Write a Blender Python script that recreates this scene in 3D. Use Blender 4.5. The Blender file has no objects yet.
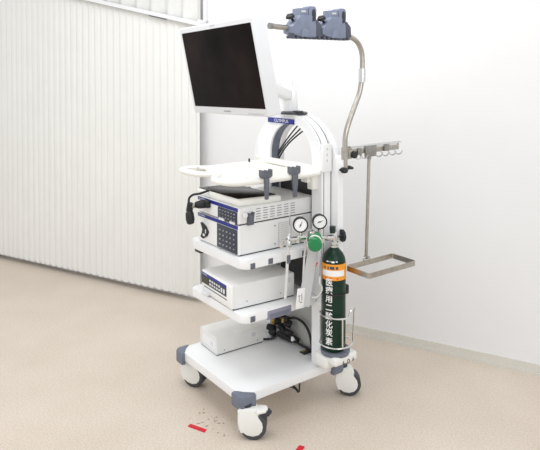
import bpy, bmesh, math, random
from mathutils import Vector as V, Matrix, Euler
random.seed(5)
PI = math.pi
col = bpy.context.scene.collection
sc = bpy.context.scene

# ---------------------------------------------------------------- materials
MATS = {}
def mat(name, color, rough=.5, metal=0., bump=0., bscale=60., var=0., vscale=8., emit=0., spec=.5, coat=0., trans=0.):
    m = bpy.data.materials.new(name); m.use_nodes = True
    nt = m.node_tree; b = nt.nodes['Principled BSDF']
    b.inputs['Base Color'].default_value = (*color, 1)
    b.inputs['Roughness'].default_value = rough
    b.inputs['Metallic'].default_value = metal
    b.inputs['Specular IOR Level'].default_value = spec
    b.inputs['Coat Weight'].default_value = coat
    b.inputs['Transmission Weight'].default_value = trans
    tc = nt.nodes.new('ShaderNodeTexCoord')
    if var > 0:
        n = nt.nodes.new('ShaderNodeTexNoise'); n.inputs['Scale'].default_value = vscale; n.inputs['Detail'].default_value = 5
        r = nt.nodes.new('ShaderNodeValToRGB')
        r.color_ramp.elements[0].position = .3; r.color_ramp.elements[1].position = .7
        r.color_ramp.elements[0].color = (*[c*(1-var) for c in color], 1)
        r.color_ramp.elements[1].color = (*[min(1, c*(1+var)) for c in color], 1)
        nt.links.new(tc.outputs['Object'], n.inputs['Vector']); nt.links.new(n.outputs['Fac'], r.inputs['Fac'])
        nt.links.new(r.outputs['Color'], b.inputs['Base Color'])
    if bump > 0:
        n2 = nt.nodes.new('ShaderNodeTexNoise'); n2.inputs['Scale'].default_value = bscale
        bp = nt.nodes.new('ShaderNodeBump'); bp.inputs['Strength'].default_value = bump; bp.inputs['Distance'].default_value = .002
        nt.links.new(tc.outputs['Object'], n2.inputs['Vector']); nt.links.new(n2.outputs['Fac'], bp.inputs['Height'])
        nt.links.new(bp.outputs['Normal'], b.inputs['Normal'])
    MATS[name] = m
    return m

white = mat('white_enamel', (.86, .865, .875), .35, var=.02)
cream = mat('cream_plastic', (.87, .865, .82), .4, var=.02)
bodyw = mat('device_grey_white', (.80, .80, .79), .42, var=.02)
frontw = mat('device_front_white', (.86, .86, .85), .4, var=.015)
boxw = mat('box_warm_white', (.79, .785, .76), .5, var=.03, vscale=14)
hood = mat('caster_white', (.83, .83, .80), .4, var=.02)
slate = mat('slate_grey_plastic', (.155, .175, .225), .5, var=.08, vscale=30)
slate2 = mat('holder_blue_grey', (.20, .23, .315), .5, var=.08, vscale=30)
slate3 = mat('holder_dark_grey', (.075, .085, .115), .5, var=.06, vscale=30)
clipm = mat('clip_grey', (.12, .13, .155), .5, var=.1, vscale=40)
lilac = mat('lilac_grey_plastic', (.25, .245, .32), .5, var=.05)
black = mat('black_rubber', (.012, .012, .014), .5, var=.2, vscale=40)
dark = mat('dark_grey_plastic', (.03, .033, .04), .4, var=.1)
tyre = mat('dark_grey_tyre', (.05, .053, .06), .55, var=.1)
screenm = mat('glossy_black_glass', (.012, .0075, .0068), .14, var=.7, vscale=4, spec=.03)  # brown tint and mottling in the colour stand in for faint room reflections
silver = mat('monitor_silver_white', (.76, .77, .79), .35, var=.015)
steel = mat('brushed_steel', (.46, .43, .385), .32, 1., var=.12, vscale=40)
chrome = mat('bright_chrome', (.72, .72, .71), .18, 1., var=.04)
darksteel = mat('shaded_steel', (.34, .33, .31), .3, 1., var=.1, vscale=40)
seam = mat('seam_shadow', (.10, .10, .11), .7, var=.1)
bluem = mat('navy_blue_stripe', (.012, .022, .22), .4, var=.1)
panelm = mat('control_panel_charcoal', (.035, .042, .062), .4, var=.1)
lcd = mat('lcd_olive_black', (.03, .035, .022), .2, var=.1)
keyd = mat('key_grey', (.42, .43, .46), .4, var=.02)
keyw = mat('key_white', (.75, .76, .78), .4, var=.02)
textw = mat('lettering_white', (.88, .88, .88), .5, var=.01)
textd = mat('lettering_dark', (.06, .06, .08), .5, var=.01)
green = mat('cylinder_dark_green', (.003, .026, .014), .35, var=.15, vscale=12, spec=.3)
knobg = mat('bright_green_plastic', (.008, .20, .06), .35, var=.1)
orange = mat('orange_band', (.85, .33, .02), .45, var=.08, vscale=30)
paper = mat('white_paper', (.86, .86, .86), .6, var=.02)
grey = mat('mid_grey_panel', (.42, .42, .40), .6, var=.04)
backshade = mat('back_panel_shade', (.045, .045, .045), .6, var=.1)
cardm = mat('pale_grey_card', (.60, .61, .62), .45, var=.03)
redm = mat('red_tape', (.62, .008, .028), .5, var=.15, vscale=60)
pinkm = mat('red_mark', (.75, .1, .12), .5, var=.1)
gold = mat('brass_plug', (.55, .36, .08), .35, .8, var=.1)
clear = mat('clear_plastic_tube', (.68, .68, .67), .2, var=.02)
curt = mat('curtain_ivory', (.80, .797, .77), .85, bump=.15, bscale=400, var=.015, vscale=5)
curtup = mat('curtain_upper_grey', (.69, .69, .665), .85, var=.02, vscale=5)
railm = mat('rail_white', (.80, .80, .81), .4, var=.02)
wallm = mat('wall_white_paper', (.80, .80, .805), .8, bump=.12, bscale=180, var=.012, vscale=3)
basem = mat('baseboard_beige_grey', (.66, .64, .585), .55, var=.02)
# floor : beige flecked vinyl
def floor_mat():
    m = bpy.data.materials.new('floor_beige_vinyl'); m.use_nodes = True
    nt = m.node_tree; b = nt.nodes['Principled BSDF']; b.inputs['Roughness'].default_value = .42
    b.inputs['Specular IOR Level'].default_value = .35
    tc = nt.nodes.new('ShaderNodeTexCoord')
    n1 = nt.nodes.new('ShaderNodeTexNoise'); n1.inputs['Scale'].default_value = 2.2; n1.inputs['Detail'].default_value = 6
    n2 = nt.nodes.new('ShaderNodeTexNoise'); n2.inputs['Scale'].default_value = 110; n2.inputs['Detail'].default_value = 5
    r1 = nt.nodes.new('ShaderNodeValToRGB'); r2 = nt.nodes.new('ShaderNodeValToRGB')
    r1.color_ramp.elements[0].position = .35; r1.color_ramp.elements[0].color = (.635, .555, .47, 1)
    r1.color_ramp.elements[1].position = .68; r1.color_ramp.elements[1].color = (.685, .605, .52, 1)
    r2.color_ramp.elements[0].position = .34; r2.color_ramp.elements[0].color = (.86, .845, .83, 1)
    r2.color_ramp.elements[1].position = .62; r2.color_ramp.elements[1].color = (1.04, 1.04, 1.04, 1)
    mx = nt.nodes.new('ShaderNodeMix'); mx.data_type = 'RGBA'; mx.blend_type = 'MULTIPLY'; mx.inputs[0].default_value = 1
    L = nt.links.new
    L(tc.outputs['Object'], n1.inputs['Vector']); L(tc.outputs['Object'], n2.inputs['Vector'])
    L(n1.outputs['Fac'], r1.inputs['Fac']); L(n2.outputs['Fac'], r2.inputs['Fac'])
    L(r1.outputs['Color'], mx.inputs[6]); L(r2.outputs['Color'], mx.inputs[7]); L(mx.outputs[2], b.inputs['Base Color'])
    return m
floorm = floor_mat()

# ---------------------------------------------------------------- mesh helpers
def BM(): return bmesh.new()
def box(bm, c, s, rot=None, bev=0., seg=2, M=None):
    r = bmesh.ops.create_cube(bm, size=1.0)
    vs = r['verts']
    for v in vs: v.co = V((v.co.x*s[0], v.co.y*s[1], v.co.z*s[2]))
    if bev > 0:
        es = list({e for v in vs for e in v.link_edges})
        q = bmesh.ops.bevel(bm, geom=es, offset=bev, segments=seg, profile=.5, affect='EDGES')
        vs = list({v for f in q['faces'] for v in f.verts} | {v for v in vs if v.is_valid})
    T = Matrix.Translation(V(c)) @ (rot.to_matrix().to_4x4() if rot is not None else Matrix())
    if M is not None: T = M @ T
    for v in vs: v.co = T @ v.co
    return vs
def bb(bm, x0, x1, y0, y1, z0, z1, bev=0., seg=2, M=None):
    return box(bm, ((x0+x1)/2, (y0+y1)/2, (z0+z1)/2), (x1-x0, y1-y0, z1-z0), None, bev, seg, M)
def frame_of(d):
    d = d.normalized(); a = V((0, 0, 1)) if abs(d.z) < .9 else V((1, 0, 0))
    s = d.cross(a).normalized(); t = s.cross(d); return s, t
def tube(bm, pts, r, n=10, closed=False, cap=True):
    pts = [V(p) for p in pts]; N = len(pts)
    rs = r if isinstance(r, (list, tuple)) else [r]*N
    rings = []; s = None
    for i, p in enumerate(pts):
        if closed: d = pts[(i+1) % N]-pts[i-1]
        else: d = pts[min(i+1, N-1)]-pts[max(i-1, 0)]
        d.normalize()
        if s is None: s, t = frame_of(d)
        else:
            s = (s-d*s.dot(d)); s = s.normalized() if s.length > 1e-6 else frame_of(d)[0]
            t = s.cross(d)
        rings.append([bm.verts.new(p+(s*math.cos(2*PI*k/n)+t*math.sin(2*PI*k/n))*rs[i]) for k in range(n)])
    M = N if closed else N-1
    for i in range(M):
        a, b = rings[i], rings[(i+1) % N]
        for k in range(n): bm.faces.new((a[k], a[(k+1) % n], b[(k+1) % n], b[k]))
    if cap and not closed:
        bm.faces.new(rings[0][::-1]); bm.faces.new(rings[-1])
def cyl(bm, p0, p1, r0, r1=None, n=20): tube(bm, [p0, p1], [r0, r0 if r1 is None else r1], n)
def lathe(bm, c, axis, prof, n=28):
    """prof: list of (radius, height along axis)"""
    c = V(c); ax = V(axis).normalized(); s, t = frame_of(ax); rings = []
    for (r, h) in prof:
        if r < 1e-6: rings.append([bm.verts.new(c+ax*h)])
        else: rings.append([bm.verts.new(c+ax*h+(s*math.cos(2*PI*k/n)+t*math.sin(2*PI*k/n))*r) for k in range(n)])
    for a, b in zip(rings[:-1], rings[1:]):
        if len(a) == 1 and len(b) == 1: continue
        for k in range(n):
            if len(a) == 1: bm.faces.new((a[0], b[(k+1) % n], b[k]))
            elif len(b) == 1: bm.faces.new((a[k], a[(k+1) % n], b[0]))
            else: bm.faces.new((a[k], a[(k+1) % n], b[(k+1) % n], b[k]))
    if len(rings[0]) > 1: bm.faces.new(rings[0][::-1])
    if len(rings[-1]) > 1: bm.faces.new(rings[-1])
def prism(bm, poly, h0, h1, f, bev=0.):
    """poly: 2-D outline; f(u,v,h) -> 3-D point"""
    a = [bm.verts.new(f(u, v, h0)) for u, v in poly]; b = [bm.verts.new(f(u, v, h1)) for u, v in poly]
    n = len(poly); fs = [bm.faces.new(a[::-1]), bm.faces.new(b)]
    for k in range(n): fs.append(bm.faces.new((a[k], a[(k+1) % n], b[(k+1) % n], b[k])))
    if bev > 0:
        es = list(fs[0].edges)+list(fs[1].edges)
        bmesh.ops.bevel(bm, geom=es, offset=bev, segments=2, profile=.5, affect='EDGES')
def band(bm, outer, inner, y0, y1):
    """solid strip between two XZ polylines of equal length, thick in Y"""
    g = [[bm.verts.new((p[0], y, p[1])) for p in pl] for pl in (outer, inner) for y in (y0, y1)]
    o0, o1, i0, i1 = g; n = len(outer)
    for k in range(n-1):
        bm.faces.new((o0[k], o0[k+1], i0[k+1], i0[k])); bm.faces.new((o1[k], i1[k], i1[k+1], o1[k+1]))
        bm.faces.new((o0[k], o1[k], o1[k+1], o0[k+1])); bm.faces.new((i0[k], i0[k+1], i1[k+1], i1[k]))
    for k in (0, n-1): bm.faces.new((o0[k], i0[k], i1[k], o1[k]))
def rrect(x0, x1, y0, y1, r, n=5):
    out = []
    for cx, cy, a in ((x1-r, y1-r, 0), (x0+r, y1-r, PI/2), (x0+r, y0+r, PI), (x1-r, y0+r, 1.5*PI)):
        for k in range(n+1): out.append((cx+r*math.cos(a+PI/2*k/n), cy+r*math.sin(a+PI/2*k/n)))
    return out
def smooth_path(pts, n=6, closed=False):
    P = [V(p) for p in pts]; N = len(P); out = []
    for i in range(N if closed else N-1):
        if closed: a, b, c, d = P[i-1], P[i], P[(i+1) % N], P[(i+2) % N]
        else: a, b, c, d = P[max(i-1, 0)], P[i], P[i+1], P[min(i+2, N-1)]
        for k in range(n):
            t = k/n
            out.append(.5*((2*b)+(c-a)*t+(2*a-5*b+4*c-d)*t*t+(3*b-a-3*c+d)*t**3))
    if not closed: out.append(P[-1])
    return out
XY = lambda u, v, h: (u, v, h)

ORG = {}
def obj(name, bm, m, parent=None, ang=35, M=None):
    if M is not None:
        for v in bm.verts: v.co = M @ v.co
    bmesh.ops.recalc_face_normals(bm, faces=bm.faces[:])
    o0 = ORG.get(parent.name, V((0, 0, 0))) if parent else V((0, 0, 0))
    if o0.length > 0:
        for v in bm.verts: v.co -= o0
    for f in bm.faces: f.smooth = True
    for e in bm.edges:
        if len(e.link_faces) == 2 and e.calc_face_angle(0) > math.radians(ang): e.smooth = False
    me = bpy.data.meshes.new(name); bm.to_mesh(me); bm.free()
    me.materials.append(m)
    o = bpy.data.objects.new(name, me); col.objects.link(o)
    if parent: o.parent = parent
    ORG[o.name] = o0
    return o
def tag(o, label, cat, group=None, kind=None):
    o['label'] = label; o['category'] = cat
    if group: o['group'] = group
    if kind: o['kind'] = kind
    return o
def thing(name, loc, label, cat, group=None):
    o = bpy.data.objects.new(name, None); col.objects.link(o); o.location = loc
    o.empty_display_size = .05
    ORG[o.name] = V(loc)
    return tag(o, label, cat, group)
def struct(name, bm, m):
    o = obj(name, bm, m); o['kind'] = 'structure'; return o

def text_bm(s, size, spacing=1.0, bold=0.):
    cu = bpy.data.curves.new('lettering_curve', 'FONT'); cu.body = s; cu.size = size
    cu.align_x = 'CENTER'; cu.align_y = 'CENTER'; cu.space_character = spacing; cu.resolution_u = 3; cu.offset = bold
    ob = bpy.data.objects.new('lettering_source', cu); col.objects.link(ob)
    dg = bpy.context.evaluated_depsgraph_get()
    me = bpy.data.meshes.new_from_object(ob.evaluated_get(dg))
    bm = BM(); bm.from_mesh(me)
    bpy.data.objects.remove(ob); bpy.data.curves.remove(cu); bpy.data.meshes.remove(me)
    return bm
def text_on(name, s, size, origin, ex, ey, m, parent, sx=1.):
    """flat lettering at origin with its reading direction ex and up direction ey"""
    bm = text_bm(s, size); ex = V(ex).normalized(); ey = V(ey).normalized(); O = V(origin)
    for v in bm.verts: v.co = O+ex*v.co.x*sx+ey*v.co.y
    return obj(name, bm, m, parent)

# ---------------------------------------------------------------- the room
WA = math.radians(24.1); W0 = V((-1.353, .743, 0)); WD = V((math.cos(WA), math.sin(WA), 0)); WN = V((math.sin(WA), -math.cos(WA), 0))
def wp(s, off, z): return W0+WD*s+WN*off+V((0, 0, z))
def wall_box(bm, s0, s1, o0, o1, z0, z1):
    vs = [bm.verts.new(wp(s, o, z)) for s in (s0, s1) for o in (o0, o1) for z in (z0, z1)]
    for f in ((0, 1, 3, 2), (4, 6, 7, 5), (0, 4, 5, 1), (2, 3, 7, 6), (0, 2, 6, 4), (1, 5, 7, 3)): bm.faces.new([vs[i] for i in f])
b = BM(); prism(b, [(-5, -4), (5, -4), (5, 5), (-5, 5)], -.06, 0, XY); struct('floor', b, floorm)
b = BM(); wall_box(b, -4, 5, -.15, 0, 0, 2.9); struct('wall_back', b, wallm)
b = BM(); wall_box(b, .0, 5, 0, .010, .0, .062); wall_box(b, .0, 5, 0, .016, .0, .02); struct('baseboard_back', b, basem)
b = BM(); wall_box(b, .03, .055, 0, .03, 2.06, 2.9); struct('trim_1', b, railm)

def curtain(name, s0, s1, off, amp, wav, zt, zb, m, dz=0.):
    b = BM(); n = int((s1-s0)/wav*12); g = []
    for i in range(n+1):
        s = s0+(s1-s0)*i/n; ph = 2*PI*s/wav
        o = math.sin(ph)+.3*math.sin(2*ph+.7+.9*math.sin(s*3.1)); row = []
        for k in range(13):
            t = k/12
            a = amp*(.45+.55*t)*(1+.25*math.sin(s*5.3+1.1)); z = zt(s)*(1-t)+(zb+dz*math.sin(ph+.6))*t
            row.append(b.verts.new(wp(s+.006*t*math.sin(s*17), off+a*o, z)))
        g.append(row)
    for i in range(n):
        for k in range(12): b.faces.new((g[i][k], g[i+1][k], g[i+1][k+1], g[i][k+1]))
    return obj(name, b, m, ang=80)
zr = lambda s: 2.069-.217*s
c1 = curtain('privacy_curtain', -2.9, .03, .075, .009, .068, lambda s: zr(s)+.004, .045, curt, .008)
tag(c1, 'long ivory pleated curtain hanging from the rail almost down to the floor', 'curtain')
c2 = curtain('window_curtain', -2.9, .02, .036, .016, .155, lambda s: 2.88, 1.95, curtup)
tag(c2, 'greyish pleated curtain with wide folds showing above the white rail', 'curtain')
t = thing('curtain_rail', wp(-1.4, .06, zr(-1.4)), 'slim white curtain rail running along the top of the ivory curtain', 'curtain rail')
b = BM()
def sl(s0, s1, o0, o1, h0, h1):
    vs = [b.verts.new(wp(s, o, zr(s)+h)) for s in (s0, s1) for o in (o0, o1) for h in (h0, h1)]
    for f in ((0, 1, 3, 2), (4, 6, 7, 5), (0, 4, 5, 1), (2, 3, 7, 6), (0, 2, 6, 4), (1, 5, 7, 3)): b.faces.new([vs[i] for i in f])
sl(-2.9, .05, .055, .105, .004, .032); obj('rail_track', b, railm, t)
b = BM(); sl(-2.9, .05, .062, .108, -.003, .004); obj('rail_groove', b, grey, t)
b = BM(); sl(.035, .055, .0, .109, -.01, .05); obj('end_bracket', b, railm, t)
b = BM(); sl(-.42, -.25, .10, .111, -.006, .002); obj('runner_clip', b, seam, t)

# ---------------------------------------------------------------- the cart
cart = thing('medical_cart', (0, .32, 0), 'white endoscopy cart with an arched frame, shelves and four casters', 'medical cart')
ZB = .2
b = BM(); prism(b, rrect(-.352, .275, 0, .635, .03), ZB-.042, ZB, XY, .006); obj('base_plate', b, white, cart)
# corner bumpers and casters
def bumper(cx, cy, sx, sy):
    b = BM(); pts = []
    R = .052
    o = [(-.062, .014), (-.062, -.03)] + [(-.03-.032*math.cos(a), -.03-.032*math.sin(a)) for a in [PI/10*k for k in range(1, 5)]] + [(-.03, -.062), (.014, -.062), (.014, .01), (.006, .014)]
    o = [(x*1.0, y*1.0) for x, y in o]
    # L-shaped outline hugging the plate corner
    o = [(-.012, .055), (-.012, .012), (-.006, -.004), (.012, -.012), (.055, -.012), (.055, -.0), (.06, .02), (.05, .035), (.035, .05), (.02, .06)]
    o = [(-.016, .058), (-.016, .01), (-.010, -.006), (.004, -.016), (.058, -.016), (.062, .002), (.045, .010), (.022, .018), (.012, .040), (.004, .062)]
    P = [(cx+sx*u*1.15, cy+sy*v*1.15) for u, v in o]
    prism(b, P, ZB-.066, ZB+.001, XY, .008)
    return obj('corner_bumper', b, slate, cart)
for (cx, cy, sx, sy) in ((.275, 0, -1, 1), (-.352, 0, 1, 1), (.275, .635, -1, -1), (-.352, .635, 1, -1)): bumper(cx, cy, sx, sy)
def caster(px, py, ang, pedal=False):
    """ang: direction the wheel axle points to; wheel trails sideways"""
    ax = V((math.cos(ang), math.sin(ang), 0)); tr = V((-math.sin(ang), math.cos(ang), 0))
    ctr = V((px, py, .064))+tr*.022
    root = BM()
    # white hood : a fat drum round the wheel, open below, with a neck
    def hub(p, a): return ctr+tr*p[0]+V((0, 0, p[1]))+ax*a
    o = []
    for k in range(25):
        a = math.radians(-62)+math.radians(280)*k/24
        o.append((.055*math.cos(a)*1.0, .055*math.sin(a)))
    o2 = [(-.074, .075), (-.073, .02), (-.070, -.018), (-.056, -.022), (-.048, -.032), (-.030, -.043), (.0, -.048), (.028, -.040), (.044, -.022), (.049, 0), (.045, .022), (.032, .042), (.016, .054), (.010, .075), (-.03, .082)]
    for sgn in (-1, 1):
        prism(root, o2, sgn*.014, sgn*.036, lambda u, v, h: hub((u, v), h), .007)
    cap = [(-.072, .08), (-.068, .03), (-.02, .055), (.02, .056), (.016, .075), (-.005, .088)]
    prism(root, [(-.072, .062), (-.045, .066), (.0, .062), (.03, .052), (.014, .078), (-.02, .086), (-.068, .082)], -.034, .034, lambda u, v, h: hub((u, v), h), .006)
    h = obj('caster_housing', root, hood, cart)
    b = BM(); lathe(b, ctr, ax, [(.03, -.0135), (.058, -.0135), (.063, -.009), (.063, .009), (.058, .0135), (.03, .0135)], 32)
    obj('wheel', b, tyre, h)
    b = BM()
    for sgn in (-1, 1): lathe(b, ctr+ax*sgn*.024, ax*sgn, [(.063, -.0105), (.063, .006), (.057, .0105), (.03, .0105)], 32)
    obj('tyre', b, tyre, h)
    b = BM(); cyl(b, (px-tr.x*.014, py-tr.y*.014, .14), (px-tr.x*.014, py-tr.y*.014, ZB-.040), .026, .03, 20); obj('swivel_stem', b, dark, h)
    if pedal:
        b = BM(); d = tr
        p0 = V((px, py, .118))
        prism(b, [(.0, -.03), (.05, -.034), (.082, -.024), (.09, 0), (.082, .024), (.05, .034), (0, .03)], 0, .014, lambda u, v, hh: p0+d*u+ax*v+V((0, 0, hh+u*.1)), .004)
        obj('brake_pedal', b, hood, h)
        b = BM(); prism(b, [(.045, -.03), (.095, -.026), (.108, 0), (.095, .026), (.045, .03)], -.016, -.001, lambda u, v, hh: p0+d*u+ax*v+V((0, 0, hh+u*.1)), .003)
        obj('pedal_pad', b, dark, h)
    return h
CA = math.radians(-40)
caster(.28, .035, CA, True); caster(-.312, .06, CA-.35); caster(.266, .672, CA); caster(-.31, .62, CA)

# arched frame ---------------------------------------------------------
def arch_path(cx, hw, ztop, zs, z0, n=28, p=2.0):
    pts = [(cx-hw, z0), (cx-hw, (z0+zs)/2)]
    for k in range(n+1):
        a = PI-PI*k/n; c, s = math.cos(a), math.sin(a)
        pts.append((cx+hw*math.copysign(abs(c)**(2/p), c), zs+(ztop-zs)*abs(s)**(2/p)))
    pts += [(cx+hw, (z0+zs)/2), (cx+hw, z0)]
    return pts
ZA = ZB
b = BM(); band(b, arch_path(-.006, .281, 1.505, 1.27, ZA), arch_path(.013, .185, 1.452, 1.27, ZA), .495, .508); obj('arch_front_plate', b, white, cart)
b = BM(); band(b, arch_path(-.0135, .286, 1.5035, 1.27, ZA), arch_path(.013, .1885, 1.455, 1.27, ZA), .508, .514); obj('arch_front_seam', b, seam, cart)
b = BM(); band(b, arch_path(-.006, .281, 1.505, 1.27, ZA), arch_path(.013, .185, 1.452, 1.27, ZA), .514, .556); obj('arch_frame', b, white, cart)
b = BM(); band(b, arch_path(-.006, .2795, 1.5035, 1.27, ZA+.1), arch_path(.013, .1885, 1.455, 1.27, ZA+.1), .556, .562); obj('arch_rear_seam', b, seam, cart)
b = BM(); band(b, arch_path(-.05, .375, 1.515, 1.20, ZA+.1), arch_path(.013, .185, 1.452, 1.27, ZA+.1), .562, .60); obj('arch_rear_cover', b, white, cart)
b = BM(); q = [p for p in arch_path(.013, .1845, 1.4515, 1.27, 1.0) if p[0] < .0]; band(b, q, [(.013+(x-.013)*.985, z-.002) for x, z in q], .512, .553); obj('arch_inner_dark_strip', b, slate, cart)  # thin dark strip along the left inner face of the arch
b = BM(); bb(b, -.18, .2, .575, .59, ZB, .52); obj('back_panel_lower', b, grey, cart)
b = BM(); bb(b, -.18, .2, .575, .59, .52, 1.20); obj('back_panel_upper', b, backshade, cart)  # same back panel, painted darker here for the shade behind the devices
# cross rails on the lower back
b = BM()
for z in (.56, .585, .61): bb(b, .12, .205, .500, .505, z-.007, z+.007)
obj('rear_vent_louvre', b, white, cart)
# hinge leaflet on the right upright
b = BM(); bb(b, .272, .287, .492, .556, 1.215, 1.36, .003); lf = obj('notice_plate', b, white, cart)
b = BM()
for z in (1.335, 1.305, 1.275): bb(b, .2870, .2878, .518, .526, z-.008, z+.006)
obj('notice_print', b, cardm, lf)
# name plate
b = BM(); bb(b, -.181, .052, .486, .496, 1.445, 1.473, .002); np_ = obj('name_plate', b, bluem, cart)
text_on('lettering', 'OLYMPUS', .026, (-.055, .4855, 1.459), (1, 0, 0), (0, 0, 1), textw, np_, 1.15)

# shelves
def shelf(z0, z1, x0=-.262, x1=.25, y0=.022, y1=.5):
    b = BM(); prism(b, rrect(x0, x1, y0, y1, .035), z0, z1, XY, .005); return obj('shelf', b, white, cart)
s1 = shelf(.787, .834); s2 = shelf(.525, .567)
def latch(sh, y, z):
    b = BM(); bb(b, .246, .2525, y-.014, y+.014, z-.014, z+.014, .002); obj('shelf_plug', b, clipm, sh)
latch(s1, .078, .80); latch(s1, .185, .804); latch(s1, .40, .806); latch(s2, .078, .542)
b = BM(); bb(b, .18, .254, .165, .315, .515, .56, .006); hd = obj('drawer_grip', b, lilac, s2)
b = BM(); bb(b, .2538, .2552, .18, .30, .522, .543, 0); obj('grip_recess', b, slate, hd)
b = BM(); bb(b, -.262, -.20, .05, .13, .755, .79, .004); obj('shelf_bracket', b, dark, s1)

# top tray : a dished plate with a raised rim and loop handles
ZT = 1.212
out = [(-.255, .49), (-.275, .40), (-.27, .25), (-.262, .12), (-.30, .06), (-.325, .00), (-.30, -.045), (-.21, -.05), (-.13, -.035), (-.085, .0), (-.055, .035), (-.02, .02), (.03, -.035), (.09, -.062), (.155, -.058), (.205, -.02), (.228, .06), (.23, .2), (.232, .35), (.232, .46), (.2, .49), (0, .492)]
tx = lambda x: x*.93+.05
op = [(tx(p.x), p.y) for p in smooth_path([(x, y, 0) for x, y in out], 5, True)]
body = [(-.255, .49), (-.275, .40), (-.27, .25), (-.262, .12), (-.24, .07), (-.15, .06), (-.055, .04), (-.02, .025), (.03, -.03), (.09, -.055), (.155, -.05), (.205, -.015), (.228, .06), (.23, .2), (.232, .35), (.232, .46), (.2, .49), (0, .492)]
bp = [(tx(p.x), p.y) for p in smooth_path([(x, y, 0) for x, y in body], 5, True)]
b = BM(); prism(b, bp, ZT-.018, ZT-.004, XY); tray = obj('top_tray', b, cream, cart)
b = BM()
tube(b, [(x, y, ZT) for x, y in op], .015, 10, True); obj('tray_rim', b, cream, tray)
lo = [p for p in op if p[0] < -.10 and p[1] < .075]
lc_ = (sum(p[0] for p in lo)/len(lo)+.015, sum(p[1] for p in lo)/len(lo)+.012)
b = BM(); g = [[b.verts.new((x, y, z)) for z in (ZT-.008, ZT+.010)] for x, y in lo]; h_ = [[b.verts.new((x+(lc_[0]-x)*.48, y+(lc_[1]-y)*.48, z)) for z in (ZT-.008, ZT+.010)] for x, y in lo]
for k in range(len(lo)-1):
    b.faces.new((g[k][1], g[k+1][1], h_[k+1][1], h_[k][1])); b.faces.new((g[k][0], h_[k][0], h_[k+1][0], g[k+1][0]))
    b.faces.new((h_[k][0], h_[k][1], h_[k+1][1], h_[k+1][0])); b.faces.new((g[k][0], g[k+1][0], g[k+1][1], g[k][1]))
obj('tray_handle', b, cream, tray)
b = BM(); tube(b, smooth_path([(tx(x), y, ZT) for x, y in ((-.262, .10), (-.2, .062), (-.1, .05), (-.055, .03))], 5), .012, 8); obj('tray_crossbar', b, cream, tray)
b = BM()
for x, y in ((.14, .14), (-.14, .16), (-.1, .36), (.12, .38)): pass
prism(b, rrect(-.16, .23, .10, .46, .05), ZT-.004, ZT-.001, XY); obj('tray_mat', b, cream, tray)
b = BM(); bb(b, -.28, .205, .470, .492, ZT, ZT+.033, .005); bb(b, .17, .225, .44, .497, ZT-.055, ZT+.025, .006); obj('tray_back_lip', b, cream, tray)
# tray support bracket down to the upright
for x in (.20, -.16):
    b = BM(); bb(b, x, x+.045, .46, .50, ZT-.09, ZT-.01, .004); obj('tray_support', b, cream, cart)
# little pegs on the tray's far rim
b = BM(); cyl(b, (-.20, .37, ZT+.01), (-.20, .37, ZT+.03), .006, .005, 10); obj('rim_peg', b, dark, tray)

# monitor mount on the arch
b = BM(); lathe(b, (.0, .53, 1.500), (0, 0, 1), [(.078, 0), (.078, .007), (.07, .011), (.05, .013)], 28); obj('mount_base', b, dark, cart)
b = BM(); bb(b, .03, .075, .50, .54, 1.508, 1.52, .003); obj('mount_latch', b, dark, cart)
b = BM(); lathe(b, (-.045, .53, 1.515), (0, 0, 1), [(.055, 0), (.052, .06), (.050, .12), (.040, .135), (.026, .14), (.025, .165), (.018, .18)], 28); mp = obj('mount_post', b, white, cart)
b = BM(); p0 = V((-.045, .53, 1.60)); p1 = V((.29, .095, 1.68)); d = p1-p0
box(b, (p0+p1)/2, (d.length, .06, .06), d.to_track_quat('X', 'Z').to_euler(), .012, 3); obj('mount_arm', b, white, cart)

# black lead hanging under the base
b = BM()
tube(b, smooth_path([(.26, .30, .165), (.27, .33, .135), (.275, .345, .115), (.272, .352, .15), (.26, .36, .165)], 5), .0045, 8)
tube(b, smooth_path([(.262, .27, .165), (.272, .315, .14), (.275, .34, .112)], 5), .003, 8); obj('underside_lead', b, black, cart)

# cylinder holder on the right rear
CX, CY = .340, .523
hb = BM(); bb(hb, .255, .355, .455, .58, .215, .290, .022, 3); ho = obj('cylinder_holder', hb, hood, cart)
b = BM(); bb(b, .27, .410, .47, .625, .25, .296, .012, 3); obj('holder_shelf', b, hood, ho)
b = BM(); cyl(b, (CX, CY+.01, .29), (CX, CY+.01, .312), .074, .076, 32); obj('holder_cup', b, slate, ho)
GR = .084; GX, GY = CX+.004, CY+.012
P_ = lambda deg, z, r=GR: (GX+r*math.cos(math.radians(deg)), GY+r*math.sin(math.radians(deg)), z)
b = BM(); tube(b, [P_(k*360/32, .345) for k in range(32)], .0042, 8, True)
tube(b, smooth_path([P_(-150, .345), P_(-150, .42), P_(-148, .48), P_(-140, .497), P_(-120, .50), P_(-90, .498), P_(-50, .496), P_(-20, .494), P_(5, .492)], 4), .0042, 8)
tube(b, [P_(-20, .345), P_(-20, .494)], .0042, 8)
tube(b, smooth_path([P_(5, .492), P_(10, .506), P_(16, .522, .086), P_(30, .532, .090), P_(44, .531, .093), P_(50, .515, .093), P_(52, .48, .092), P_(52, .345, .086)], 5), .0042, 8)
obj('wire_guard', b, chrome, ho)
for k, (y, w_) in enumerate(((.525, .012), (.56, .014), (.593, .013))):
    b = BM(); m_ = 3 if k != 1 else 10
    tube(b, [(.4105, y+w_*.5*math.cos(2*PI*j/m_+PI/2), .262+.010*math.sin(2*PI*j/m_+PI/2)) for j in range(m_)], .0018, 6, True)
    obj('holder_symbol', b, textd, ho)
b = BM(); lathe(b, (CX, CY, .604), (0, 0, 1), [(.0615, 0), (.0640, 0), (.0640, .008), (.0615, .008)], 32); bb(b, CX-.01, CX+.03, CY+.058, CY+.082, .585, .635, .008); obj('holder_strap', b, black, cart)
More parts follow.
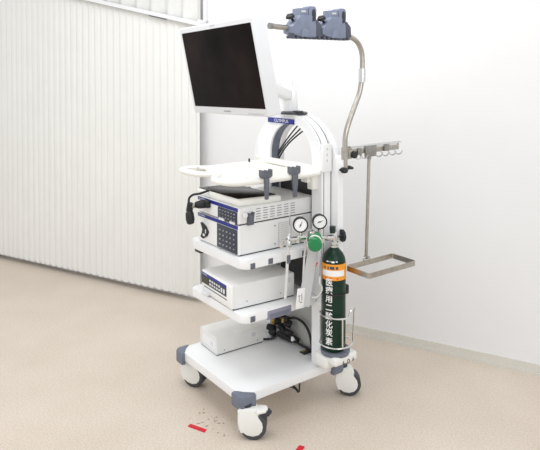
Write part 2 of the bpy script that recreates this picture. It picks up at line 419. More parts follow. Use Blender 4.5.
b = BM(); bb(b, .265, .30, .505, .54, .60, .616, .003); obj('strap_bracket', b, black, cart)

# ---------------------------------------------------------------- monitor
MX = V((.99898, -.04150, -.0)); 
Kc = [V((-.064, -.142, 1.929)), V((.585, -.169, 1.947)), V((.600, -.092, 1.546)), V((-.049, -.066, 1.528))]
ctr = sum(Kc, V((0, 0, 0)))/4+V((0, 0, .009))
ex = (Kc[1]-Kc[0]).normalized(); ez = (Kc[0]-Kc[3]); ez = (ez-ex*ez.dot(ex)).normalized(); ey = ez.cross(ex)  # ey points away from viewer
MM = Matrix(((ex.x, ey.x, ez.x, ctr.x), (ex.y, ey.y, ez.y, ctr.y), (ex.z, ey.z, ez.z, ctr.z), (0, 0, 0, 1)))
mon = thing('monitor', (.27, -.05, 1.53), 'large flat widescreen monitor with pale silver bezel and dark glossy screen, tilted downward', 'monitor')
W2, H2 = .334, .2135
b = BM(); bb(b, -W2, W2, 0, .068, -H2, H2, .008, 3)
obj('monitor_case', b, silver, mon, M=MM)
b = BM(); bb(b, -W2+.1, W2-.1, .06, .125, -.15, .12, .012, 3); obj('rear_housing', b, silver, mon, M=MM)
b = BM(); bb(b, -W2+.024, W2-.014, -.0012, .004, -H2+.036, H2-.026); obj('screen', b, screenm, mon, M=MM)
for k in range(6):
    b = BM(); bb(b, W2-.155+k*.022, W2-.142+k*.022, -.003, .003, -H2+.009, -H2+.018, .001); obj('control_button', b, cardm, mon, M=MM)
bm = text_bm('OLYMPUS', .011)
for v in bm.verts: v.co = V((v.co.x*1.3, -.0008, v.co.y-H2+.017))
obj('lettering', bm, textd, mon, M=MM)
b = BM(); bb(b, -.02, .02, -.002, .002, H2-.012, H2-.008); obj('indicator_lamp', b, cardm, mon, M=MM)
b = BM(); bb(b, .02, .14, .10, .155, -.10, -.02, .008); obj('swivel_block', b, white, mon, M=MM)

# ---------------------------------------------------------------- devices
def device(name, label, x0, x1, y0, y1, z0, z1):
    t = thing(name, ((x0+x1)/2, (y0+y1)/2, z0), label, 'medical device')
    b = BM(); bb(b, x0+.002, x1-.002, y0+.02, y1, z0+.006, z1, .003); obj('case', b, bodyw, t)
    b = BM(); bb(b, x0, x1, y0, y0+.022, z0+.006, z1, .006, 3); f = obj('front_panel', b, frontw, t)
    for x in (x0+.03, x1-.03):
        for y in (y0+.05, y1-.05):
            b = BM(); cyl(b, (x, y, z0), (x, y, z0+.007), .012, None, 14); obj('rubber_foot', b, black, t)
    b = BM(); bb(b, x0+.006, x1-.0035, y0+.012, y1-.004, z0+.0015, z0+.006); obj('base_shadow_gap', b, dark, t)
    return t, f
def front_strip(x0, x1, y, z0, z1, f):
    b = BM(); bb(b, x0, x1, y-.002, y+.002, z0, z1); s = obj('blue_stripe', b, bluem, f)
    return s
def keys(f, x0, x1, z0, z1, y, nx, nz, fill=.55, m=keyw):
    k = 0
    for i in range(nx):
        for j in range(nz):
            cx = x0+(x1-x0)*(i+.5)/nx; cz = z0+(z1-z0)*(j+.5)/nz
            w_ = (x1-x0)/nx*fill*random.choice((.5, .8, 1)); h_ = (z1-z0)/nz*fill*random.choice((.5, .75))
            b = BM(); bb(b, cx-w_/2, cx+w_/2, y-.003, y+.001, cz-h_/2, cz+h_/2); obj('key', b, m, f)
# light source (lower, taller)
ls, f = device('light_source', 'tall white light source with grey louvre, lower unit on the upper shelf', -.199, .184, .036, .545, .834, .985)
front_strip(-.197, .182, .036, .967, .984, f)
text_on('lettering', 'OLYMPUS', .014, (-.155, .0335, .9755), (1, 0, 0), (0, 0, 1), textw, f, 1.1)
b = BM(); bb(b, -.004, .181, .033, .037, .845, .964, .001); cp = obj('control_panel', b, panelm, f)
keys(cp, .01, .17, .855, .95, .033, 5, 4, .36, keyd)
b = BM(); o = []
for k in range(24):
    a = 2*PI*k/24; o.append((-.13+.052*math.cos(a)*(1 if k % 2 else .98), .90+.048*math.sin(a)))
prism(b, [(-.165, .935), (-.15, .94), (-.11, .925), (-.085, .900), (-.1, .875), (-.14, .855), (-.165, .862), (-.150, .885), (-.145, .905), (-.155, .92)], .030, .037, lambda u, v, h: (u, h, v)); sk = obj('scope_socket', b, black, f)
b = BM(); bb(b, -.135, -.118, .027, .031, .872, .884); bb(b, -.112, -.106, .027, .031, .89, .91); obj('socket_highlight', b, keyw, sk)
# louvre grille
b = BM(); bb(b, .183, .1855, .285, .37, .855, .965); g = obj('side_grille', b, cardm, ls)
b = BM()
for k in range(11): bb(b, .185, .1865, .288, .367, .860+k*.0095, .866+k*.0095)
obj('grille_slats', b, bodyw, g)
for z in (.862, .955):
    b = BM(); cyl(b, (.183, .262, z), (.1858, .262, z), .004, None, 10); obj('screw', b, grey, ls)
b = BM()
for (y, z) in ((.50, .9),): bb(b, .1835, .186, .44, .54, .84, .98)
obj('rear_side_cover', b, cardm, ls)
# video processor (upper, flat)
vp, f = device('video_processor', 'flat white video processor with rows of side vents, resting on the taller light source', -.199, .184, .036, .53, .985, 1.072)
front_strip(-.197, .182, .036, 1.054, 1.071, f)
text_on('lettering', 'OLYMPUS', .014, (-.155, .0335, 1.0625), (1, 0, 0), (0, 0, 1), textw, f, 1.1)
b = BM(); bb(b, .004, .180, .033, .037, .992, 1.052, .001); cp = obj('control_panel', b, panelm, f)
keys(cp, .015, .17, .998, 1.047, .033, 6, 3, .36, keyd)
for xa, xb in ((.02, .07), (.12, .165)):
    b = BM(); bb(b, xa, xb, .028, .034, .989, 1.0); obj('port_cover', b, keyw, f)
b = BM()
for i in range(6):
    for j in range(5):
        y = .145+i*.044; z = 1.003+j*.0125
        bb(b, .1815, .1826, y, y+.028, z, z+.0032)
obj('side_vents', b, slate, vp)
# insufflator
UH = Matrix.Translation(V((.163, .012, 0))) @ Matrix.Rotation(-.06, 4, 'Z') @ Matrix.Translation(V((-.163, -.012, 0)))
iu = thing('insufflator', (0, .2, .567), 'white insufflator with blue-edged display, alone on the lower shelf', 'medical device')
x0, x1, y0, y1, z0, z1 = -.155, .163, .012, .388, .567, .690
b = BM(); bb(b, x0+.002, x1-.001, y0+.015, y1, z0+.005, z1, .004); obj('case', b, bodyw, iu, M=UH)
b = BM(); bb(b, x0, x1, y0, y0+.018, z0+.005, z1, .008, 3); f = obj('front_panel', b, frontw, iu, M=UH)
b = BM(); bb(b, x0+.005, x1-.0025, y0+.012, y1-.003, z0+.0012, z0+.005); obj('base_gap', b, dark, iu, M=UH)
b = BM(); bb(b, x0+.004, x1-.05, y0-.002, y0+.002, z1-.024, z1-.010); obj('blue_stripe', b, bluem, f, M=UH)
b = BM(); bb(b, x0+.004, x1-.05, y0-.0018, y0+.002, z1-.066, z1-.024); dp = obj('control_panel', b, panelm, f, M=UH)
b = BM(); bb(b, x0+.006, x0+.085, y0-.003, y0+.001, z1-.062, z1-.028); obj('display_window', b, lcd, dp, M=UH)
for i in range(7):
    for j in range(2 if i < 5 else 1):
        cx = x0+.10+i*.0245; cz = z1-.035-j*.018 if i < 5 else z1-.046
        w_ = .014; h_ = .010 if i < 5 else .022
        b = BM(); bb(b, cx-w_/2, cx+w_/2, y0-.004, y0, cz-h_/2, cz+h_/2, .001); obj('key', b, keyw, dp, M=UH)
b = BM(); bb(b, x0+.03, x1-.045, y0-.0008, y0+.002, z1-.083, z1-.078); obj('panel_slot', b, clipm, f, M=UH)
bm = text_bm('OLYMPUS', .011)
for v in bm.verts: v.co = V((v.co.x*1.1+x0+.04, y0-.0026, v.co.y+z1-.0168))
obj('lettering', bm, textw, f, M=UH)
b = BM(); bb(b, x1-.0015, x1+.0006, y1-.055, y1-.025, z1-.045, z1-.02); obj('side_label', b, cardm, iu, M=UH)
for y in (.10, .30):
    b = BM(); cyl(b, (x1-.001, y, .60), (x1+.001, y, .60), .004, None, 10); obj('screw', b, grey, iu, M=UH)
b = BM(); bb(b, x0+.05, x0+.10, y0-.03, y0+.002, z0+.010, z0+.03, .006); obj('gas_outlet', b, keyw, f, M=UH)

# gas box on the base
BO = Matrix.Translation(V((-.148, .118, 0))) @ Matrix.Rotation(math.radians(-2.), 4, 'Z')
cb = thing('gas_supply_unit', (-.2, .25, ZB), 'plain off-white oblong unit sitting on the cart base, under the lower shelf', 'medical device')
b = BM(); bb(b, -.185, 0, .0, .305, ZB+.004, ZB+.100, .004, 2); cs = obj('case', b, boxw, cb, M=BO)
b = BM(); bb(b, -.182, -.002, .004, .302, ZB, ZB+.005); obj('base_gap', b, dark, cb, M=BO)
b = BM(); bb(b, -.001, .0008, .225, .252, ZB+.05, ZB+.072); obj('side_label', b, cardm, cs, M=BO)
for y in (.05, .265):
    b = BM(); cyl(b, (-.001, y, ZB+.022), (.0008, y, ZB+.022), .003, None, 8); obj('screw', b, dark, cs, M=BO)
b = BM(); bb(b, -.15, -.02, -.0012, .001, ZB+.03, ZB+.075); fp = obj('front_label', b, paper, cs, M=BO)
b = BM(); bb(b, -.06, -.054, -.002, 0, ZB+.04, ZB+.062); bb(b, -.045, -.039, -.002, 0, ZB+.04, ZB+.062); obj('front_marks', b, cardm, fp, M=BO)

# keyboard on top of the processor
kb = thing('keyboard', (-.05, .16, 1.072), 'white keyboard with a dark glossy cover, lying on the flat processor below the tray', 'keyboard')
KM = Matrix.Translation(V((.165, .055, 1.073))) @ Matrix.Rotation(math.radians(1.5), 4, 'Z') @ Matrix.Rotation(math.radians(-2), 4, 'X')
b = BM(); bb(b, -.40, 0, 0, .27, .0, .034, .01, 3); obj('keyboard_body', b, cream, kb, M=KM)
b = BM(); bb(b, -.39, -.025, .012, .25, .033, .038, .002); kc = obj('key_cover', b, screenm, kb, M=KM)
b = BM(); bb(b, -.30, -.28, .26, .28, .02, .034, .003); obj('cable_outlet', b, dark, kb, M=KM)
# black camera lead plugged into the processor
cl = thing('scope_connector', (-.15, .0, 1.02), 'black scope connector plugged into the flat processor with its lead looped down', 'connector')
b = BM(); tube(b, [(-.105, .036, 1.046), (-.108, .0, 1.046), (-.112, -.012, 1.045), (-.125, -.018, 1.044)], [.022, .022, .02, .016], 16); obj('connector_plug', b, black, cl)
b = BM(); bb(b, -.10, -.066, .012, .035, 1.03, 1.066, .005); obj('plug_collar', b, black, cl)
b = BM(); tube(b, smooth_path([(-.125, -.045, 1.02), (-.142, -.05, 1.04), (-.150, -.045, 1.075), (-.135, -.03, 1.095), (-.12, .0, 1.10), (-.11, .05, 1.112)], 6), .006, 10); obj('lead', b, black, cl)
b = BM(); tube(b, [(-.13, -.05, 1.055), (-.138, -.05, 1.02), (-.135, -.05, .975)], [.015, .018, .012], 14); lathe(b, (-.13, -.052, .985), (.25, 0, -1), [(.012, -.03), (.021, -.02), (.023, .015), (.018, .035), (.008, .04)], 16); obj('connector_cap', b, black, cl)
b = BM(); tube(b, [(-.118, -.028, 1.042), (-.132, -.045, 1.038)], .013, 12); obj('metal_ring', b, darksteel, cl)

# grey clips -------------------------------------------------------------
def tray_clip(name, y, label, drop, side):
    t = thing(name, (.24, y, ZT), label, 'scope clip', 'scope clips on the tray rim')
    b = BM()
    prism(b, [(-.026, .026), (-.026, .058), (-.021, .058), (-.016, .040), (-.006, .044), (0, .056), (.006, .044), (.016, .040), (.021, .058), (.026, .058), (.026, .026), (.016, .018), (-.016, .018)], .262, .292, lambda u, v, h: (h, y+u*1.2, ZT+v-.006), .002)
    obj('cradle', b, clipm, t)
    b = BM(); w0, w1 = side
    prism(b, [(-w0, .024), (w0, .024), (w0*.9, -.03), (w1, -.05), (w1*.8, -drop), (-w1*.8, -drop), (-w1, -.05), (-w0*.9, -.03)], .278, .292, lambda u, v, h: (h, y+u, ZT+v-.006), .002)
    obj('stem', b, clipm, t)
    return t
tray_clip('scope_clip', .135, 'grey forked scope clip on the tray rim, the one nearer the tray front', .085, (.013, .010))
tray_clip('scope_clip', .31, 'grey forked scope clip on the tray rim, the one nearer the arch', .095, (.017, .011))
t = thing('side_clip', (.19, .1, 1.0), 'small grey hook clip stuck on the side of the processors, below the tray', 'clip')
b = BM(); prism(b, [(-.018, .028), (-.008, .028), (-.004, .018), (.006, .018), (.012, .032), (.02, .030), (.012, .004), (.012, -.03), (-.018, -.030), (-.012, .0)], .184, .204, lambda u, v, h: (h, .105+u, 1.015+v), .002); obj('hook', b, clipm, t)
b = BM(); lathe(b, (.184, .075, 1.035), (1, -.3, 0), [(.014, 0), (.014, .012), (.008, .016)], 14); obj('fixing_pad', b, keyw, t)

# ---------------------------------------------------------------- scope hanger pole
XP = .36
hg = thing('scope_hanger', (XP, .58, 1.22), 'tall bent steel pole reaching over the monitor, carrying two blue-grey scope holders', 'hanger')
b = BM()
pts = [(XP, .579, 1.235), (XP, .579, 1.36), (XP, .583, 1.41), (XP, .605, 1.47), (XP, .650, 1.56), (XP, .680, 1.62), (XP, .695, 1.68), (XP, .702, 1.76), (XP, .698, 1.83), (XP, .672, 1.88), (XP, .630, 1.907), (XP, .57, 1.92), (XP, .45, 1.927), (XP, .30, 1.937), (XP, .11, 1.948)]
tube(b, smooth_path(pts, 5), .0135, 16); pole = obj('bent_pole', b, steel, hg)
b = BM(); cyl(b, (XP, .7, 1.68), (XP, .701, 1.75), .0185, None, 16); obj('joint_sleeve', b, chrome, hg)
b = BM(); cyl(b, (XP, .579, 1.285), (XP, .579, 1.345), .019, None, 16); obj('clamp_sleeve', b, steel, hg)
b = BM(); cyl(b, (XP, .1085, 1.948), (XP, .094, 1.949), .0150, None, 16); obj('end_cap', b, darksteel, hg)
b = BM(); lathe(b, (XP, .575, 1.225), (0, 0, 1), [(.006, -.012), (.016, -.008), (.02, .0), (.016, .012), (.012, .02)], 16); tube(b, [(XP, .545, 1.232), (XP, .575, 1.238), (XP, .61, 1.240), (XP+.005, .632, 1.235)], [.007, .011, .011, .006], 10); obj('clamp_knob', b, black, hg)
def holder(y):
    """a scope holder clamped on the pole; local frame: y along the pole"""
    b = BM(); f = lambda u, v, h: (XP+h, y+u, 1.93+v)
    zo = 0
    # saddle and body facing the viewer
    prism(b, [(-.095, -.012), (-.10, .02), (-.075, .035), (-.055, .05), (-.045, .075), (.045, .078), (.058, .03), (.058, -.026), (.03, -.03), (-.05, -.026)], -.035, .034, f, .006)
    prism(b, [(-.045, .07), (-.044, .108), (.008, .112), (.012, .07)], -.03, .030, f, .005)
    h = obj('scope_holder', b, slate2, hg)
    b = BM()
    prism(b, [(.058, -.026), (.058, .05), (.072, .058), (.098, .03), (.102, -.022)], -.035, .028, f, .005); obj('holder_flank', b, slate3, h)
    b = BM()
    prism(b, [(.012, .04), (.01, .115), (.022, .122), (.052, .122), (.062, .108), (.06, .05), (.045, .04)], -.028, .032, f, .006); obj('holder_prong', b, slate2, h)
    b = BM(); prism(b, [(.030, .045), (.03, .098), (.038, .108), (.048, .105), (.053, .09), (.052, .05)], .028, .0345, f, .002); obj('holder_notch', b, dark, h)
    b = BM(); prism(b, [(-.042, -.028), (-.035, .006), (-.015, .012), (.0, .004), (.004, -.028)], .03, .040, f, .003); obj('holder_latch', b, slate2, h)
    b = BM(); prism(b, [(-.035, .088), (-.035, .097), (-.008, .099), (-.008, .09)], .029, .0315, f); obj('holder_mark', b, cardm, h)
    b = BM()
    for k in range(7): bb(b, XP-.02, XP+.030, y-.088+k*.027, y-.074+k*.027, 1.893, 1.908, .003)
    obj('holder_teeth', b, slate3, h)
    b = BM(); tube(b, [(XP, y-.06, 1.978), (XP, y-.075, 1.995)], .007, 10); lathe(b, (XP, y-.077, 1.99), (0, -.3, 1), [(.010, -.004), (.022, .0), (.022, .010), (.012, .022)], 14); obj('holder_knob', b, black, h)
holder(.298); holder(.495)

# ---------------------------------------------------------------- hook rail with drip frame
hr = thing('hook_rail', (XP, .75, .72), 'brushed steel hook rail behind the pole with a long rod and rectangular drip frame', 'rack')
b = BM()
bb(b, XP-.004, XP+.004, .60, .985, 1.305, 1.35, .003); rl = obj('rail_bar', b, steel, hr)
b = BM(); bb(b, XP-.004, XP+.022, .60, .985, 1.345, 1.352, .002); bb(b, XP+.003, XP+.0055, .62, .965, 1.332, 1.344); obj('rail_lip', b, chrome, rl)
for y0_, y1_, za, zb_ in ((.715, .80, 1.285, 1.345), (.66, .69, 1.30, 1.335), (.86, .90, 1.305, 1.34)):
    b = BM(); bb(b, XP+.002, XP+.013, y0_, y1_, za, zb_, .003); obj('rail_bracket', b, darksteel, rl)
for y in (.645, .69, .80, .85, .905, .955):
    b = BM(); tube(b, smooth_path([(XP, y-.008, 1.31), (XP+.012, y-.006, 1.292), (XP+.028, y, 1.283), (XP+.042, y+.006, 1.292), (XP+.046, y+.008, 1.306)], 4), .0035, 8); obj('hook', b, chrome, hr)
b = BM(); tube(b, [(XP, .755, 1.31), (XP, .745, 1.0), (XP, .735, .742)], .0085, 14); obj('rod', b, steel, hr)
b = BM(); cyl(b, (XP, .756, 1.31), (XP, .755, 1.27), .0115, None, 14); obj('rod_collar', b, darksteel, hr)
b = BM(); cyl(b, (XP, .7355, .757), (XP, .735, .742), .012, None, 14); obj('rod_collar', b, darksteel, hr)
b = BM(); tube(b, smooth_path([(XP, .715, .735), (XP+.004, .715, .748), (XP+.004, .735, .755), (XP+.004, .757, .748), (XP, .757, .735)], 4), .004, 8); obj('frame_loop', b, chrome, hr)
b = BM()
oo = rrect(XP, XP+.165, .588, .94, .012, 4); ii = rrect(XP+.004, XP+.161, .592, .936, .009, 4)
def ringsolid(bm, o, i, z0, z1):
    n = len(o); L = [[bm.verts.new((p[0], p[1], z)) for p in pl] for pl in (o, i) for z in (z0, z1)]
    for k in range(n):
        j = (k+1) % n; o0, o1, i0, i1 = L
        bm.faces.new((o0[k], o0[j], o1[j], o1[k])); bm.faces.new((i0[k], i1[k], i1[j], i0[j]))
        bm.faces.new((o1[k], o1[j], i1[j], i1[k])); bm.faces.new((o0[k], i0[k], i0[j], o0[j]))
ringsolid(b, oo, ii, .708, .735); obj('drip_frame', b, steel, hr)
b = BM(); lathe(b, (XP+.006, .635, 1.305), (1, -.4, 0), [(.018, 0), (.019, .012), (.012, .02), (.0, .021)], 14); bb(b, XP-.01, XP+.012, .61, .645, 1.29, 1.31, .004); obj('rail_knob', b, black, hr)
# link plate from cart upright to pole and rail
b = BM(); bb(b, XP-.012, XP+.01, .585, .625, 1.285, 1.335, .004); obj('clamp_block', b, steel, hr)
b = BM(); bb(b, .275, XP+.005, .565, .595, 1.215, 1.30, .004); obj('pole_mount', b, white, cart)

# ---------------------------------------------------------------- gas cylinder
gc = thing('gas_cylinder', (CX, CY, .312), 'dark green gas cylinder with orange band and white vertical lettering at the cart rear', 'gas cylinder')
R_ = .0605; z0 = .312
b = BM(); lathe(b, (CX, CY, 0), (0, 0, 1), [(.052, z0), (.059, z0+.008), (R_, z0+.02), (R_, .755), (.0595, .772), (.055, .790), (.046, .808), (.034, .822), (.024, .832), (.021, .842)], 44); obj('cylinder_body', b, green, gc)
b = BM(); lathe(b, (CX, CY, 0), (0, 0, 1), [(R_+.0002, .682), (R_+.0012, .682), (R_+.0012, .757), (.0605, .763)], 44); ob_ = obj('orange_band', b, orange, gc)
def wrap(bm, z, deg, rad):
    bmesh.ops.triangulate(bm, faces=bm.faces[:])
    for k in range(3):
        es = [e for e in bm.edges if e.calc_length() > .007]
        if es: bmesh.ops.subdivide_edges(bm, edges=es, cuts=1); bmesh.ops.triangulate(bm, faces=bm.faces[:])
    a0 = math.radians(deg)
    for v in bm.verts:
        a = a0+v.co.x/rad; v.co = V((CX+rad*math.cos(a), CY+rad*math.sin(a), z+v.co.y))
def patch(deg0, deg1, za, zb_, rad, n=12):
    bm = BM(); g = [[bm.verts.new((CX+rad*math.cos(math.radians(deg0+(deg1-deg0)*k/n)), CY+rad*math.sin(math.radians(deg0+(deg1-deg0)*k/n)), z)) for z in (za, zb_)] for k in range(n+1)]
    for k in range(n): bm.faces.new((g[k][0], g[k+1][0], g[k+1][1], g[k][1]))
    return bm
obj('white_label', patch(-108, 12, .703, .733, R_+.0022), textw, ob_)
for d0, d1 in ((-92, -85), (-74, -67), (-62, -40), (-34, -22)):
    obj('band_print', patch(d0, d1, .739, .753, R_+.0022, 4), textd, ob_)
for d0, d1 in ((-88, -80), (-60, -52), (-30, -22)):
    obj('band_print', patch(d0, d1, .687, .697, R_+.0022, 4), pinkm, ob_)
chars = '医療用二酸化炭素'
for ch, z in zip(chars, (.670, .629, .586, .542, .498, .456, .415, .369)):
    q = text_bm(ch, .041, bold=.0006); wrap(q, z, -66, R_+.0025); obj('painted_character', q, textw, gc, ang=180)
rr = lambda z: .0613-max(0, z-.772)*.50
for d0, d1, za, zb_ in ((-82, -70, .775, .80), (-55, -40, .772, .780), (-52, -44, .785, .80), (-34, -24, .775, .782), (-64, -60, .775, .80)):
    bm = BM(); n = 3
    g = [[bm.verts.new((CX+rr(z)*math.cos(math.radians(d0+(d1-d0)*k/n)), CY+rr(z)*math.sin(math.radians(d0+(d1-d0)*k/n)), z)) for z in (za, (za+zb_)/2, zb_)] for k in range(n+1)]
    for k in range(n):
        for j in range(2): bm.faces.new((g[k][j], g[k+1][j], g[k+1][j+1], g[k][j+1]))
    obj('shoulder_mark', bm, textw, gc)
b = BM(); lathe(b, (CX, CY, 0), (0, 0, 1), [(.022, .838), (.023, .848), (.016, .850), (.016, .856), (.022, .858), (.022, .866), (.014, .870)], 24); obj('neck_collar', b, chrome, gc)
b = BM(); bb(b, CX-.015, CX+.015, CY-.015, CY+.015, .866, .915, .005); cyl(b, (CX, CY, .885), (CX, CY-.055, .892), .014, None, 16); cyl(b, (CX, CY, .887), (CX, CY+.05, .887), .007, None, 12); obj('valve_body', b, chrome, gc)
b = BM(); cyl(b, (CX, CY-.01, .912), (CX, CY-.01, .945), .015, .016, 18); obj('valve_cap', b, mat('deep_green_black', (.008, .022, .018), .4, var=.1), gc)
b = BM(); lathe(b, (CX, CY+.044, .887), (.25, 1, 0), [(.008, 0), (.014, .004), (.032, .006), (.034, .012), (.032, .018), (.012, .020), (.009, .026), (0, .026)], 9); obj('hand_wheel', b, black, gc)

# regulator with two gauges -----------------------------------------------
rg = thing('gas_regulator', (.35, .40, .9), 'chrome gas regulator with two round gauges and green knob, fixed to the green cylinder', 'regulator')
b = BM()
tube(b, [(CX, CY-.05, .892), (CX, .44, .900), (CX, .40, .912), (CX, .30, .920), (CX, .24, .922)], [.012, .012, .016, .014, .009], 16)
lathe(b, (CX+.004, .365, .915), (1, -.35, 0), [(.034, -.03), (.036, .0), (.034, .02), (.03, .026)], 24)
cyl(b, (CX, .445, .90), (CX, .445, .875), .012, None, 12); cyl(b, (CX, .42, .905), (CX+.01, .414, .955), .009, None, 12); cyl(b, (CX, .30, .93), (CX+.01, .293, .965), .009, None, 12)
cyl(b, (CX, .285, .93), (CX, .285, .90), .013, None, 12)
obj('regulator_body', b, chrome, rg)
VD = V((.83, -.55, .05)).normalized()
def gauge(y, z, needle):
    c = V((CX+.015, y, z))
    b = BM(); lathe(b, c, VD, [(.018, -.03), (.036, -.024), (.0375, .0), (.0375, .008), (.034, .010), (.0315, .006), (.0, .006)], 32); g = obj('gauge', b, black, rg)
    b = BM(); lathe(b, c, VD, [(.0, .0066), (.0305, .0066), (.0305, .0078), (0, .0078)], 32); obj('dial', b, paper, g)
    s = V((0, 0, 1)).cross(VD).normalized(); u = VD.cross(s)
    b = BM()
    dd = (s*math.cos(needle)+u*math.sin(needle)); tube(b, [c+VD*.009-dd*.012, c+VD*.009+dd*.019], [.0022, .001], 6); lathe(b, c+VD*.0082, VD, [(.004, 0), (.004, .002), (0, .002)], 12); obj('needle', b, textd, g)
    b = BM()
    for k in range(13):
        a = math.radians(-45+270*k/12); q = s*math.cos(a)+u*math.sin(a); tube(b, [c+VD*.0082+q*.024, c+VD*.0082+q*.028], .0007, 5)
    obj('dial_scale', b, textd, g)
gauge(.288, .990, math.radians(65)); gauge(.412, .987, math.radians(20))
c = V((CX+.05, .350, .895)); ax_ = V((.8, -.6, 0)).normalized()
b = BM(); prof = [(.020, -.02), (.034, -.012), (.036, .0), (.035, .022), (.028, .029), (0, .030)]
lathe(b, c, ax_, prof, 14); obj('adjusting_knob', b, knobg, rg)
b = BM(); lathe(b, c-ax_*.045+V((0, 0, .012)), ax_, [(.036, -.01), (.038, .0), (.037, .02), (.03, .024)], 20); obj('green_collar', b, knobg, rg)
b = BM(); lathe(b, c-ax_*.023, ax_, [(.03, -.006), (.038, .0), (.038, .006), (.03, .012)], 24); obj('cream_ring', b, cream, rg)

# flow tube with a thin needle post and hose down to the shelf
ft = thing('gas_outlet_stem', (.30, .245, .84), 'thin upright chrome outlet stem and pale hose in front of the regulator', 'hose')
b = BM(); tube(b, [(.30, .262, .93), (.30, .264, 1.02), (.30, .266, 1.10)], [.0035, .0028, .0012], 8); tube(b, [(.30, .205, .905), (.30, .30, .925), (CX, .29, .925)], .006, 10); lathe(b, (.30, .258, .895), (0, 0, 1), [(.010, -.02), (.016, -.012), (.016, .01), (.009, .02), (.006, .04)], 14); cyl(b, (.30, .215, .91), (.30, .215, .88), .010, None, 10); obj('stem_fitting', b, chrome, ft)
b = BM(); tube(b, smooth_path([(.30, .256, .88), (.298, .252, .80), (.295, .248, .70), (.290, .245, .62)], 5), .0075, 10); obj('pale_hose', b, clear, ft)
b = BM(); bb(b, .305, .309, .243, .263, .795, .835); obj('hose_band', b, clipm, ft)
ph = thing('pressure_hose', (.31, .44, .6), 'thin lavender line and pale hose curving beside the green cylinder towards the upright', 'hose')
b = BM(); tube(b, smooth_path([(CX-.005, .445, .878), (.330, .446, .82), (.322, .446, .74), (.318, .446, .690)], 6), .0022, 6); obj('lavender_line', b, lilac, ph)
b = BM(); tube(b, [(.318, .446, .695), (.317, .445, .665), (.315, .444, .655)], [.005, .0065, .005], 10); obj('line_fitting', b, keyw, ph)
b = BM(); tube(b, smooth_path([(.285, .42, .585), (.298, .435, .583), (.312, .448, .598), (.322, .457, .63), (.318, .447, .66)], 6), .006, 10); obj('hose_bend', b, clear, ph)
b = BM(); tube(b, smooth_path([(CX-.002, .33, .905), (.318, .35, .86), (.298, .36, .80), (.288, .36, .68)], 5), .005, 10); obj('hose_branch', b, clear, ph)

# leaning pale card with paper tag
lc = thing('instruction_card', (.29, .37, .55), 'long pale grey card leaning between shelf and upright, white tag at its foot', 'card')
b = BM()
q = [V((.292, .389, .835)), V((.292, .452, .815)), V((.30, .386, .545)), V((.30, .318, .578))]
nn = V((.005, 0, 0)); a = [b.verts.new(p) for p in q]; c_ = [b.verts.new(p+nn) for p in q]
b.faces.new(a[::-1]); b.faces.new(c_)
for k in range(4): b.faces.new((a[k], a[(k+1) % 4], c_[(k+1) % 4], c_[k]))
obj('card_sheet', b, cardm, lc)
b = BM(); bb(b, .306, .309, .302, .352, .555, .655, .001, M=Matrix.Translation(V((.307, .33, .6))) @ Matrix.Rotation(-.12, 4, 'X') @ Matrix.Translation(V((-.307, -.33, -.6)))); tg = obj('paper_tag', b, paper, lc)
b = BM()
for (y, z, w_, h_) in ((.318, .62, .014, .003), (.318, .604, .003, .03), (.335, .61, .003, .035), (.33, .585, .016, .003)): bb(b, .3092, .3097, y-w_/2, y+w_/2, z-h_/2, z+h_/2)
obj('tag_print', b, textd, tg)
b = BM(); tube(b, [(.2985, .434, .742), (.2985, .440, .752), (.2985, .447, .760)], .0038, 6); obj('red_mark', b, pinkm, lc)

# ---------------------------------------------------------------- cables
for pts, lab, nm in (
    ([(-.22, .545, 1.19), (-.185, .555, 1.25), (-.12, .565, 1.33), (-.04, .572, 1.41), (.005, .575, 1.447)], 'black cable crossing the arch opening, the steepest and uppermost of three', 'cable'),
    ([(-.21, .54, 1.19), (-.175, .55, 1.24), (-.10, .56, 1.325), (.0, .567, 1.405), (.045, .57, 1.440)], 'black cable crossing the arch opening, the middle one of three', 'cable'),
    ([(-.17, .54, 1.19), (-.145, .55, 1.25), (-.08, .56, 1.325), (.02, .567, 1.395), (.085, .57, 1.432)], 'black cable crossing the arch opening, the lowest of three', 'cable')):
    b = BM(); tube(b, smooth_path(pts, 6), .0045, 8); o = obj(nm, b, black); tag(o, lab, 'cable', 'cables in the arch')
pc = [
    ([(-.06, .53, .33), (-.012, .545, .350), (.038, .548, .352), (.085, .55, .335), (.12, .55, .295), (.135, .55, .240), (.14, .55, .209)], .0075, 'thick black cable arching from under the lower shelf down to the cart base'),
    ([(-.155, .435, .208), (-.135, .46, .208), (-.12, .49, .215), (-.10, .52, .25)], .006, 'black cable lying beside the rear end of the oblong unit on the base'),
    ([(-.09, .52, .245), (-.05, .53, .228), (-.01, .54, .222), (.05, .55, .214), (.10, .56, .210), (.15, .555, .210)], .007, 'black cable lying low along the base towards the cart upright')]
for pts, r, lab in pc:
    b = BM(); tube(b, smooth_path(pts, 6), r, 10); tag(obj('power_cable', b, black), lab, 'cable', 'power cables on the cart base')
pb = thing('power_plug', (.03, .50, .24), 'cluster of black mains plugs and sockets under the lower shelf', 'plug')
b = BM()
for c, r3, sz in (((-.165, .50, .255), (.2, .3, .4), (.05, .035, .03)), ((-.13, .52, .30), (.5, .1, .9), (.04, .035, .035)), ((-.09, .52, .27), (.2, .8, .2), (.05, .03, .03)), ((-.05, .53, .31), (.7, .2, .5), (.045, .035, .03)), ((-.04, .53, .26), (.1, .5, 1.), (.05, .03, .025)), ((.0, .54, .235), (.1, .3, .3), (.05, .028, .024)), ((-.14, .49, .235), (.6, .1, .2), (.04, .03, .028)), ((-.06, .51, .345), (.1, .1, .3), (.06, .03, .02)), ((-.08, .54, .225), (.1, .2, .4), (.10, .04, .03))):
    box(b, c, sz, Euler(r3), .004)
obj('plug_bodies', b, black, pb)
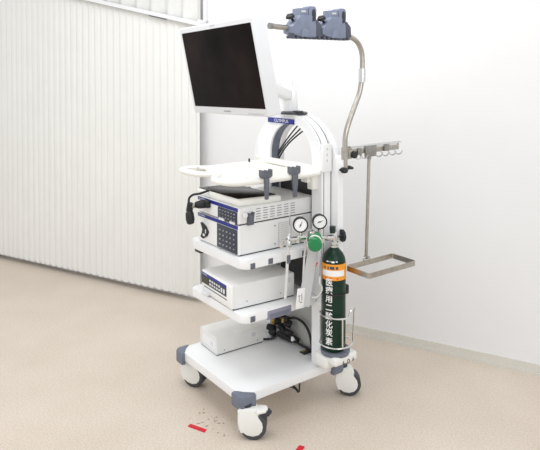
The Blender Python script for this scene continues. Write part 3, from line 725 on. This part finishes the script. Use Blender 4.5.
b = BM(); box(b, (-.112, .475, .312), (.014, .014, .028), None, .002); obj('brass_tip', b, gold, pb)
b = BM(); box(b, (-.048, .495, .335), (.010, .010, .025), None, .002); obj('brass_tip', b, gold, pb)
b = BM(); tube(b, [(.008, .515, .258), (.018, .515, .238)], [.006, .013], 10); tag(obj('white_connector', b, keyw), 'small white plug end among the black cables on the base', 'plug')
b = BM(); bb(b, .085, .125, .505, .555, .2005, .206, .001); o = obj('warning_sticker', b, dark); tag(o, 'small dark and yellow sticker on the base beside the upright', 'sticker')
b = BM(); bb(b, .09, .10, .51, .55, .206, .2065); obj('sticker_bar', b, gold, o)

# ---------------------------------------------------------------- marks on the floor
def tape(pts, label):
    b = BM(); prism(b, pts, .0005, .0022, XY); tag(obj('red_tape', b, redm), label, 'tape', 'red tape on the floor')
tape([(.024, -.140), (.036, -.162), (.128, -.122), (.116, -.100)], 'short red tape strip on the floor in front of the cart, among scuffs')
tape([(.556, .025), (.580, .045), (.503, .194), (.479, .180)], 'red tape strip on the floor cut by the bottom edge of the picture')
b = BM(); random.seed(11)
for k in range(22):
    x, y = random.gauss(.04, .05), random.gauss(-.055, .05); r_ = .0015+random.random()*.004; a = random.random()*PI
    prism(b, [(x+r_*2*math.cos(a), y+r_*2*math.sin(a)), (x+r_*.6*math.cos(a+PI/2), y+r_*.6*math.sin(a+PI/2)), (x-r_*2*math.cos(a), y-r_*2*math.sin(a)), (x-r_*.6*math.cos(a+PI/2), y-r_*.6*math.sin(a+PI/2))], .0003, .0012, XY)
tag(obj('floor_scuffs', b, mat('scuff_brown', (.26, .21, .16), .8, var=.3, vscale=50)), 'dark scuff specks scattered on the floor around the short red tape', 'scuffs', None, 'stuff')

# ---------------------------------------------------------------- light, world, camera
w = bpy.data.worlds.new('room_light'); w.use_nodes = True
w.node_tree.nodes['Background'].inputs['Color'].default_value = (.975, .99, 1, 1); w.node_tree.nodes['Background'].inputs['Strength'].default_value = .90
sc.world = w
def area(name, loc, target, size, power, c=(1, 1, 1)):
    l = bpy.data.lights.new(name, 'AREA'); l.shape = 'RECTANGLE'; l.size, l.size_y = size; l.energy = power; l.color = c
    o = bpy.data.objects.new(name, l); col.objects.link(o); o.location = loc
    o.rotation_euler = (V(target)-V(loc)).to_track_quat('-Z', 'Y').to_euler(); return o
area('ceiling_light', (.2, -.3, 3.3), (.1, .2, 0), (2.4, 1.4), 38)
area('front_light', (-.6, -3.2, 2.3), (0, .3, .9), (2.5, 1.8), 20)
area('side_light', (3.6, -.6, 2.4), (.2, .4, .9), (1.6, 1.6), 24)

cam = bpy.data.cameras.new('camera'); co = bpy.data.objects.new('camera', cam); col.objects.link(co)
co.location = (2.6607, -1.6159, 1.7483); co.rotation_euler = (PI/2-.025, 0, .9302)
cam.sensor_width = 36; cam.lens = 616.93*36/540; cam.shift_x = 0; cam.shift_y = -(225-84.4)/540
cam.clip_start = .05; cam.clip_end = 50
sc.camera = co
sc.view_settings.view_transform = 'Standard'; sc.view_settings.look = 'None'
